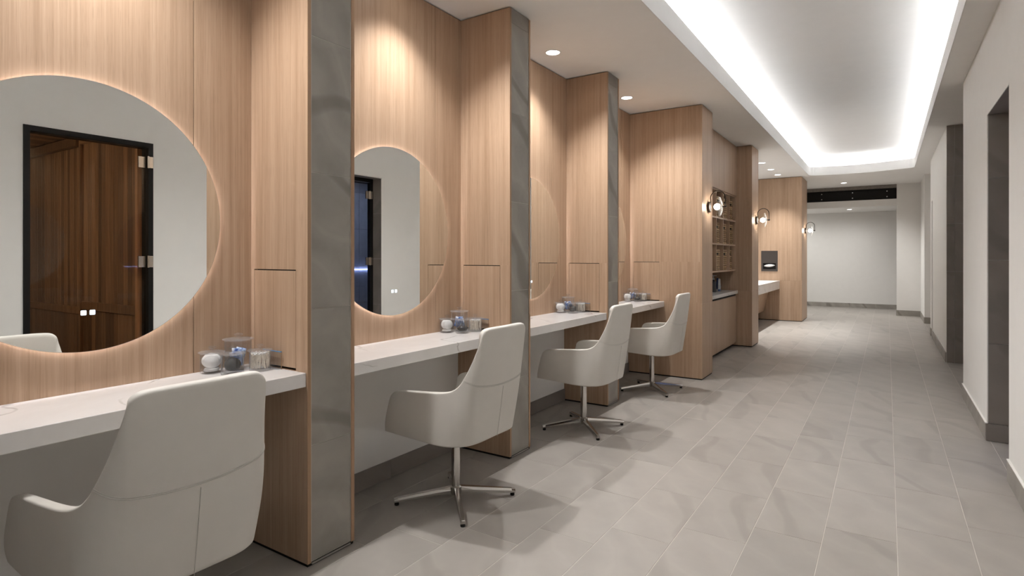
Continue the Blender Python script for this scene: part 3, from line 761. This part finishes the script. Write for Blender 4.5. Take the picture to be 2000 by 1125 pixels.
for k, (a, b) in enumerate(BAYS):
    dy = b - 1.622; r0 = random.Random(100+k)
    where = ORD[k] + ' counter from the camera' if k < 3 else 'counter against the wide pillar'
    JA, JB, JC, JD = (-2.497, 1.397+dy), (-2.388, 1.428+dy), (-2.478, 1.509+dy), (-2.370, 1.547+dy)
    jar(*JA, 0.046, 0.086, 'small glass jar of white cotton pads on the ' + where, 'jars of cotton pads')
    jar(*JB, 0.046, 0.086, 'small glass jar holding a black folded item on the ' + where, 'jars with black items')
    jar(*JC, 0.056, 0.132, 'tall glass jar of blue sachets on the ' + where, 'jars of blue sachets')
    jar(*JD, 0.045, 0.086, 'small glass jar full of cotton swabs on the ' + where, 'jars of cotton swabs')
    # cotton pads: stacked flat at the bottom, some upright on top
    for i in range(11):
        o = bpy.data.objects.new('cotton_pad', padme); COL.objects.link(o)
        if i < 2:
            o.location = (JA[0]+r0.uniform(-.005, .005), JA[1]+r0.uniform(-.005, .005), ZK+0.0132+0.0063*i); o.rotation_euler = (r0.uniform(-.04, .04), r0.uniform(-.04, .04), 0)
        else:
            j = i-2; ax = (-0.026+0.0065*j); la = (0.0085 if j % 2 else -0.0085)*(1-abs(j-4)/5)*1.2
            # upright discs face the room, axis (0.87, -0.49)
            o.location = (JA[0]+0.87*ax+0.49*la, JA[1]-0.49*ax+0.87*la, ZK+0.0535)
            o.rotation_euler = (0, PI/2+r0.uniform(-.03, .03), math.radians(-29.5)+r0.uniform(-.04, .04)); o.scale = (0.97, 0.97, 1.0)
        tag(o, 'round white cotton pad inside the jar on the ' + where, 'cotton pad', 'cotton pads in the jar on the ' + where)
    # cotton swabs
    bm = bmesh.new()
    for i in range(64):
        a1 = r0.uniform(0, 2*PI); rr = 0.036*math.sqrt(r0.random()) if i > 38 else 0.0385; a2 = a1+r0.uniform(-.5, .5)
        p0 = Vector((rr*math.cos(a1), rr*math.sin(a1), 0.013)); p1 = Vector((rr*math.cos(a2), rr*math.sin(a2), 0.078+r0.uniform(-.004, .004)))
        tube([p0, p1], 0.0014, 5, bm)
    sw_ = obj('cotton_swabs', bm, 'swab'); sw_.location = (*JD, ZK)
    for i in range(1):
        tag(sw_, 'bundle of cotton swabs standing in the jar on the ' + where, 'cotton swabs', 'bundles of cotton swabs'); sw_['kind'] = 'stuff'
    bm = bmesh.new(); r0 = random.Random(100+k)
    for i in range(64):
        a1 = r0.uniform(0, 2*PI); rr = 0.037*r0.random()**0.35
        bmesh.ops.create_uvsphere(bm, u_segments=8, v_segments=5, radius=0.0034, matrix=Matrix.Translation((rr*math.cos(a1), rr*math.sin(a1), 0.078+r0.uniform(-.004, .003))))
    obj('swab_tips', bm, 'cotton', sw_, smooth=True, local=True)
    # blue sachets
    for i in range(4):
        bm = bmesh.new(); sx, sz = 0.022, 0.034
        bmesh.ops.create_grid(bm, x_segments=6, y_segments=6, size=1)
        for v in bm.verts:
            ux, uy = v.co.x, v.co.y
            v.co = Vector((ux*sx, 0.004*(1-ux*ux)*(1-uy*uy)+0.003*math.sin(ux*4+i*2)*math.cos(uy*3+i), uy*sz))
        ret = bmesh.ops.extrude_face_region(bm, geom=bm.faces[:])
        for v in [q for q in ret['geom'] if isinstance(q, bmesh.types.BMVert)]: v.co.y -= 0.006
        o = obj('blue_sachet', bm, 'bluewrap', smooth=True)
        an = 0.75 + 0.35*k; of = [-0.027, -0.009, 0.009, 0.027][i]
        o.location = (JC[0]-math.sin(an)*of, JC[1]+math.cos(an)*of, ZK+[0.052, 0.064, 0.056, 0.060][i])
        o.rotation_euler = (0.05*(-1)**i, 0.30*(i-1.5)*0.5, an+0.06*(-1)**i)
        tag(o, 'crumpled blue and white sachet inside the tall jar on the ' + where, 'sachet', 'blue sachets in the jar on the ' + where)
    # black folded item
    bm = bmesh.new(); bmesh.ops.create_icosphere(bm, subdivisions=3, radius=1)
    shp = [(0.034, 0.034, 0.029), (0.036, 0.030, 0.018), (0.034, 0.024, 0.026), (0.036, 0.026, 0.020)][k]
    for v in bm.verts:
        n_ = v.co.copy(); wob = 1+0.10*math.sin(4*n_.x+3*n_.z+k)+0.08*math.sin(7*n_.y+2*n_.x)
        v.co = Vector((n_.x*shp[0], n_.y*shp[1], n_.z*shp[2]*wob))
    o = obj('black_pouch', bm, 'greycloth' if k == 0 else 'blackcloth', smooth=True)
    o.location = (JB[0], JB[1], ZK+0.0115+shp[2]*1.12); o.rotation_euler = (0, 0, 0.9)
    if k == 2: o.rotation_euler = (0.35, -0.3, 0.55)
    tag(o, ['charcoal folded cloth filling the small jar on the ', 'black pouch with a loop in the jar on the ', 'glossy black rounded pouch tilted in the small jar on the ', 'shiny black oval pouch in the small jar on the '][k] + where, 'pouch', 'black items in jars')
    pts = [(0.018*math.cos(q)+0.008, 0.010*math.sin(q)-0.006, shp[2]*0.75+0.010+0.012*math.sin(q*1.0+0.6)) for q in [2*PI*i/18 for i in range(18)]]
    if k == 1: obj('elastic_loop', tube(pts, 0.0012, 6, closed=True), 'blackcloth', o, smooth=True, local=True)
    # clear acrylic card stand against the cabinet door
    yb = b - 0.012
    t = thing('acrylic_stand', (-2.37, yb, ZK), 'clear acrylic stand against the pillar cabinet door, on the ' + where, 'stand', 'clear acrylic stands')
    obj('plate', box(-2.44, -2.302, yb-0.003, yb+0.001, ZK+0.004, ZK+0.078), 'acrylic', t)
    obj('foot', box(-2.44, -2.302, yb-0.018, yb+0.001, ZK, ZK+0.004), 'acrylic', t)
    obj('top_edge', box(-2.44, -2.302, yb-0.0034, yb+0.0014, ZK+0.078, ZK+0.0815), 'acrylic_edge', t)
    obj('side_edge', box(-2.302, -2.3011, yb-0.0026, yb+0.001, ZK+0.001, ZK+0.078), 'wood_edge', t)

# ------------------------------------------------------------------ storage bay between the wide and the narrow pillar
SY0, SY1 = PN[4]+0.45, 9.27
XC = -1.950; XB = -2.552
cb = thing('storage_cabinet', (-2.25, (SY0+SY1)/2, 0), 'oak base cabinet with flat doors below the basket shelves', 'cabinet')
obj('carcass', box(XB, -1.955, SY0+0.001, SY1-0.001, 0.07, 0.775), 'wood', cb)
obj('toe_kick', box(XB, -2.0, SY0+0.001, SY1-0.001, 0.0, 0.07), 'black', cb)
nd = 5; dw = (SY1-SY0-0.004)/nd
for i in range(nd):
    obj('door', box(-1.954, -1.935, SY0+0.002+dw*i+0.0012, SY0+0.002+dw*(i+1)-0.0012, 0.058, 0.772, bev=0.0008), 'wood', cb)
obj('finger_pull', box(-2.0, -1.950, SY0+0.001, SY1-0.001, 0.776, 0.806), 'black', cb)
o = obj('cabinet_worktop', box(XW, -1.915, SY0+0.001, SY1-0.001, 0.807, 0.855, bev=0.002), 'quartz')
tag(o, 'pale stone worktop on the oak cabinet under the basket shelves', 'worktop')
cu = thing('cubby_shelf', (-2.25, (SY0+SY1)/2, 1.17), 'oak pigeonhole shelf unit holding wicker baskets', 'shelf')
ROW = [1.165, 1.545, 1.910, 2.288]; CPI = (SY1-SY0)/6
obj('back_panel', box(XW, XW+0.015, SY0, SY1, 0.856, ZC-0.009), 'wood', cu)
obj('upper_panel', box(-1.955, -1.932, SY0+0.001, SY1-0.001, 2.300, ZC-0.009), 'wood', cu)
obj('upper_top', box(XW, -1.956, SY0, SY1, 2.300, ZC-0.009), 'wood', cu)
for z in ROW: obj('shelf_board', box(XW+0.016, XC, SY0+0.001, SY1-0.001, z-0.009, z+0.011), 'wood_edge' if z > 9 else 'wood', cu)
for i in range(7):
    y = SY0 + CPI*i; y0, y1 = (y-0.010, y+0.010)
    if i == 0: y0, y1 = SY0+0.001, SY0+0.016
    if i == 6: y0, y1 = SY1-0.016, SY1-0.001
    for z0, z1 in zip(ROW, ROW[1:]):
        obj('divider', box(XW+0.016, XC-0.002, y0, y1, z0+0.0115, z1-0.0095), 'wood', cu)
obj('shadow_gap', box(XW, -1.945, SY0, SY1, ZC-0.009, ZC-0.0005), 'black', cu)
def basket_parts():
    t = thing('wicker_basket', (0, 0, 0), 'x', 'basket')
    W, Dp, Hh = 0.153, 0.30, 0.290; n = 10
    bm = bmesh.new()
    for j in range(n):
        z = 0.012 + (Hh-0.02)*j/(n-1); pts = []
        per = [(-Dp, -W), (0, -W), (0, W), (-Dp, W)]
        for (x0, y0), (x1, y1) in zip(per, per[1:]+per[:1]):
            m = 9 if abs(y1-y0) > 0.1 else 7
            for i in range(m):
                q = i/m; ph = (i+j) % 2
                x, y = x0+(x1-x0)*q, y0+(y1-y0)*q
                nx, ny = (0, -1) if y0 == y1 == -W else (0, 1) if y0 == y1 else (1, 0) if x0 == 0 else (-1, 0)
                pts.append((x+nx*(0.007 if ph else -0.005), y+ny*(0.007 if ph else -0.005), z))
        tube(pts, 0.0138, 5, bm, closed=True)
    obj('woven_body', bm, 'wicker', t, smooth=True)
    obj('dark_filler', box(-Dp+0.01, -0.012, -W+0.010, W-0.010, 0.004, Hh-0.02), 'bronze', t)  # dark block added inside; its colour puts shade between the strands
    obj('handle_hole', box(-0.010, 0.0165, -0.038, 0.038, Hh-0.075, Hh-0.040, bev=0.006), 'black', t)
    return t
bk0 = basket_parts(); reg(bk0)
rown = ['bottom', 'middle', 'top']; coln = ['rightmost', 'second', 'third', 'fourth']
first = True
for r in range(3):
    for c in range(4):
        t = bk0 if first else copy_tree(bk0); first = False
        t.location = (XC-0.034-random.uniform(0, .03), SY1-CPI*(c+0.5)+random.uniform(-.006, .006), ROW[r]+0.0125)
        t['label'] = 'wicker basket in the %s row of the pigeonhole shelves, %s' % (rown[r], 'rightmost column' if c == 0 else coln[c]+' column from the right')
        t['category'] = 'basket'; t['group'] = 'wicker baskets in the pigeonholes'
# toiletries on the worktop
ZT = 0.855
cup = thing('plastic_tumbler', (-2.10, 8.80, ZT), 'clear tumbler holding toiletry tubes on the cabinet worktop', 'tumbler')
obj('cup', lathe([(0, 0), (0.045, 0), (0.05, 0.10), (0.0475, 0.10), (0.043, 0.004), (0, 0.004)], 24), 'glass', cup, smooth=True, local=True, auto=40)
for i, (dx, dy_, hh, mt, lb) in enumerate(((0.020, -0.018, 0.17, 'bottlewhite', 'white toiletry tube leaning left in the clear tumbler'), (-0.012, 0.020, 0.19, 'bottleblue', 'dark blue toiletry tube in the clear tumbler'), (0.015, 0.022, 0.18, 'bottlewhite', 'pale toiletry tube at the right of the clear tumbler'))):
    t = thing('toiletry_tube', (-2.10+dx, 8.80+dy_, ZT+0.005), lb, 'tube')
    obj('tube_body', lathe([(0, 0.03), (0.016, 0.03), (0.017, 0.05), (0.014, hh), (0.003, hh+0.006), (0, hh+0.006)], 16), mt, t, smooth=True, local=True, auto=40)
    obj('cap', lathe([(0, 0), (0.015, 0), (0.015, 0.029), (0, 0.029)], 16), 'bottleblue' if mt == 'bottlewhite' else 'bottlewhite', t, smooth=True, local=True, auto=40)
t = thing('pump_bottle', (-2.12, 8.62, ZT), 'dark pump bottle beside the tumbler on the cabinet worktop', 'bottle')
obj('bottle_body', lathe([(0, 0), (0.034, 0), (0.036, 0.01), (0.036, 0.15), (0.014, 0.17), (0.014, 0.18), (0, 0.18)], 22), 'bottledark', t, smooth=True, local=True, auto=40)
pb = lathe([(0, 0.18), (0.016, 0.18), (0.016, 0.20), (0.006, 0.202), (0.006, 0.235), (0.013, 0.236), (0.013, 0.246), (0, 0.246)], 16)
tube([(0, 0, 0.241), (0.045, 0, 0.238)], 0.005, 8, pb)
obj('pump', pb, 'bottlewhite', t, smooth=True, local=True, auto=40)

# ------------------------------------------------------------------ sink vanity between the narrow and the end pillar
sv = thing('sink_vanity', (-2.25, 11.6, 0.68), 'white stone sink counter with slanted oak apron before the end pillar', 'vanity')
obj('worktop', box(XB, -1.928, 9.781, 13.459, 0.835, 0.859, bev=0.002), 'quartz', sv)
obj('front_apron', box(-1.950, -1.928, 9.781, 13.459, 0.683, 0.8345), 'quartz', sv)
obj('underside', box(XB, -1.951, 9.781, 13.459, 0.683, 0.70), 'quartz', sv)
bm = bmesh.new()
vs = [bm.verts.new((x, y, z)) for y in (9.79, 13.455) for x, z in ((-2.135, 0.682), (-2.155, 0.682), (-2.265, 0.19), (-2.245, 0.19))]
for f in ((0,1,2,3), (7,6,5,4), (0,4,5,1), (1,5,6,2), (2,6,7,3), (3,7,4,0)): bm.faces.new([vs[i] for i in f])
obj('apron_panel', bm, 'wood', sv)
td = thing('towel_dispenser', (-2.13, 13.46, 1.056), 'dark recessed paper towel dispenser in the end pillar', 'dispenser')
dx0, dx1, dz0, dz1 = -2.295, -1.967, 1.056, 1.498
obj('face_plate', boxes([(dx0, dx1, 13.448, 13.459, dz0+0.175, dz1), (dx0, dx1, 13.448, 13.459, dz0, dz0+0.045), (dx0, dx0+0.035, 13.448, 13.459, dz0+0.045, dz0+0.175), (dx1-0.035, dx1, 13.448, 13.459, dz0+0.045, dz0+0.175)], bev=0.001), 'dispenser', td)
obj('slot', box(dx0+0.03, dx1-0.03, 13.4575, 13.4595, dz0+0.04, dz0+0.18), 'black', td)
bm = bmesh.new(); rows = []
for j in range(5):
    row = []
    for i in range(13):
        q = i/12*2-1; rr = (1-q*q)
        row.append(bm.verts.new((-2.131+0.11*q, 13.4555-0.030*rr*math.sin(PI*j/4*0.9+0.1), dz0+0.122+(j/4-0.5)*0.055*rr+0.006*q)))
    rows.append(row)
for A, B in zip(rows, rows[1:]):
    for i in range(12): bm.faces.new((A[i], A[i+1], B[i+1], B[i]))
o = obj('paper_towel', bm, 'towelpaper', smooth=True)
tag(o, 'white paper towel poking out of the dark dispenser', 'paper towel')
md = o.modifiers.new('thick', 'SOLIDIFY'); md.thickness = 0.003

# ------------------------------------------------------------------ wall sconces
def sconce(x, y, label):
    z = 1.938
    t = thing('wall_sconce', (x, y, z), label, 'lamp', 'arched wall sconces')
    obj('backplate', lathe([(0, 0.0), (0.058, 0.0), (0.062, 0.003), (0.062, 0.022), (0.058, 0.025), (0, 0.025)], 40, (0, 0, 0), 'X'), 'bronze', t, smooth=True, local=True, auto=35)
    obj('plate_ring', lathe([(0, 0.0255), (0.05, 0.0255), (0.05, 0.029), (0, 0.029)], 40, (0, 0, 0), 'X'), 'steel', t, smooth=True, local=True, auto=35)
    R = 0.082; cx = 0.026+R; pts = [(0.033, 0, -0.03), (0.033, 0, 0.02), (0.030, 0, 0.06), (0.026, 0, 0.098)]
    pts += [(cx-R*math.cos(PI*i/16), 0, 0.098+R*math.sin(PI*i/16)) for i in range(1, 17)] + [(cx+R, 0, 0.04), (cx+R, 0, -0.006)]
    obj('arm', tube(pts, 0.0055, 10), 'bronze', t, smooth=True, local=True, auto=50)
    obj('knob', lathe([(0, -0.030), (0.006, -0.030), (0.006, -0.012), (0.011, -0.011), (0.011, 0.010), (0.006, 0.012), (0, 0.012)], 16, (cx+R, 0, 0), 'X'), 'bronze', t, smooth=True, local=True, auto=35)
    gx = cx+R-0.052
    obj('glass_disc', lathe([(0, gx+0.020), (0.030, gx+0.018), (0.080, gx+0.006), (0.108, gx-0.006), (0.110, gx-0.010), (0.106, gx-0.010), (0.078, gx+0.001), (0.030, gx+0.013), (0, gx+0.015)], 40, (0, 0, 0), 'X'), 'bulbglass', t, smooth=True, local=True)
    obj('socket', lathe([(0, gx+0.012), (0.014, gx+0.012), (0.014, gx-0.004), (0, gx-0.004)], 16, (0, 0, 0), 'X'), 'steel', t, smooth=True, local=True, auto=35)
    bm = bmesh.new(); bmesh.ops.create_uvsphere(bm, u_segments=20, v_segments=12, radius=0.036, matrix=Matrix.Translation((gx-0.038, 0, 0)))
    obj('bulb', bm, 'bulb', t, smooth=True, local=True)
sconce(-1.715, PN[4]+0.255, 'arched bronze wall lamp with glass disc on the wide oak pillar, nearest of three')
sconce(-1.712, 9.575, 'arched bronze wall lamp with glass disc on the narrow oak pillar, middle of three')
sconce(-1.50, 13.97, 'arched bronze wall lamp with glass disc on the end pillar, farthest of three')

# ------------------------------------------------------------------ recessed downlights
def downlight(x, y, z, label, power, spot=128, blend=1.0, tilt=19.0, r=0.058, rad=0.045, col=(1.0, 0.985, 0.965)):
    t = thing('downlight', (x, y, z), label, 'light', 'recessed ceiling downlights')
    obj('trim_ring', lathe([(r, 0.0), (r+0.010, -0.001), (r+0.010, -0.004), (r, -0.005), (r-0.003, -0.002), (r, 0)], 36), 'tray', t, smooth=True, local=True, auto=40)
    obj('lens', lathe([(0, -0.0015), (r-0.002, -0.0015), (r-0.002, -0.0005), (0, -0.0005)], 36), 'lens', t, local=True)
    ld = bpy.data.lights.new('downlight_lamp', 'SPOT'); ld.energy = power; ld.spot_size = math.radians(spot); ld.spot_blend = blend
    ld.shadow_soft_size = rad; ld.color = col
    lo = bpy.data.objects.new('downlight_lamp', ld); COL.objects.link(lo); lo.parent = t; lo.location = (0, 0, -0.03); lo.rotation_euler = (0, math.radians(-tilt), 0)
dl = ['above the nearest vanity', 'above the second vanity', 'above the third vanity', 'above the farthest vanity bay']
for k, (a, b) in enumerate(BAYS):
    downlight(-2.322, (a+b)/2-0.008, ZC, 'round recessed downlight ' + dl[k], SPOT_W)
for k, y in enumerate((10.2, 11.15, 12.09, 12.93)):
    downlight(-1.89, y, ZC, ['round downlight over the sink counter, hidden behind the narrow pillar', 'round downlight over the sink counter, nearest of the visible row', 'round downlight over the sink counter, middle of the visible row', 'round downlight over the sink counter, farthest of the row'][k], SPOT_W*1.35, spot=84, tilt=0)
downlight(-0.83, 15.2, ZC, 'single round downlight before the steel beam', SPOT_W*1.5, spot=130, tilt=0)
downlight(-0.80, 16.88, 2.572, 'round downlight in the low ceiling beyond the steel beam', SPOT_W*0.32, spot=175, tilt=0)
downlight(-2.1, 17.0, 2.572, 'round downlight beyond the beam, hidden by the end pillar', SPOT_W*0.32, spot=175, tilt=0)
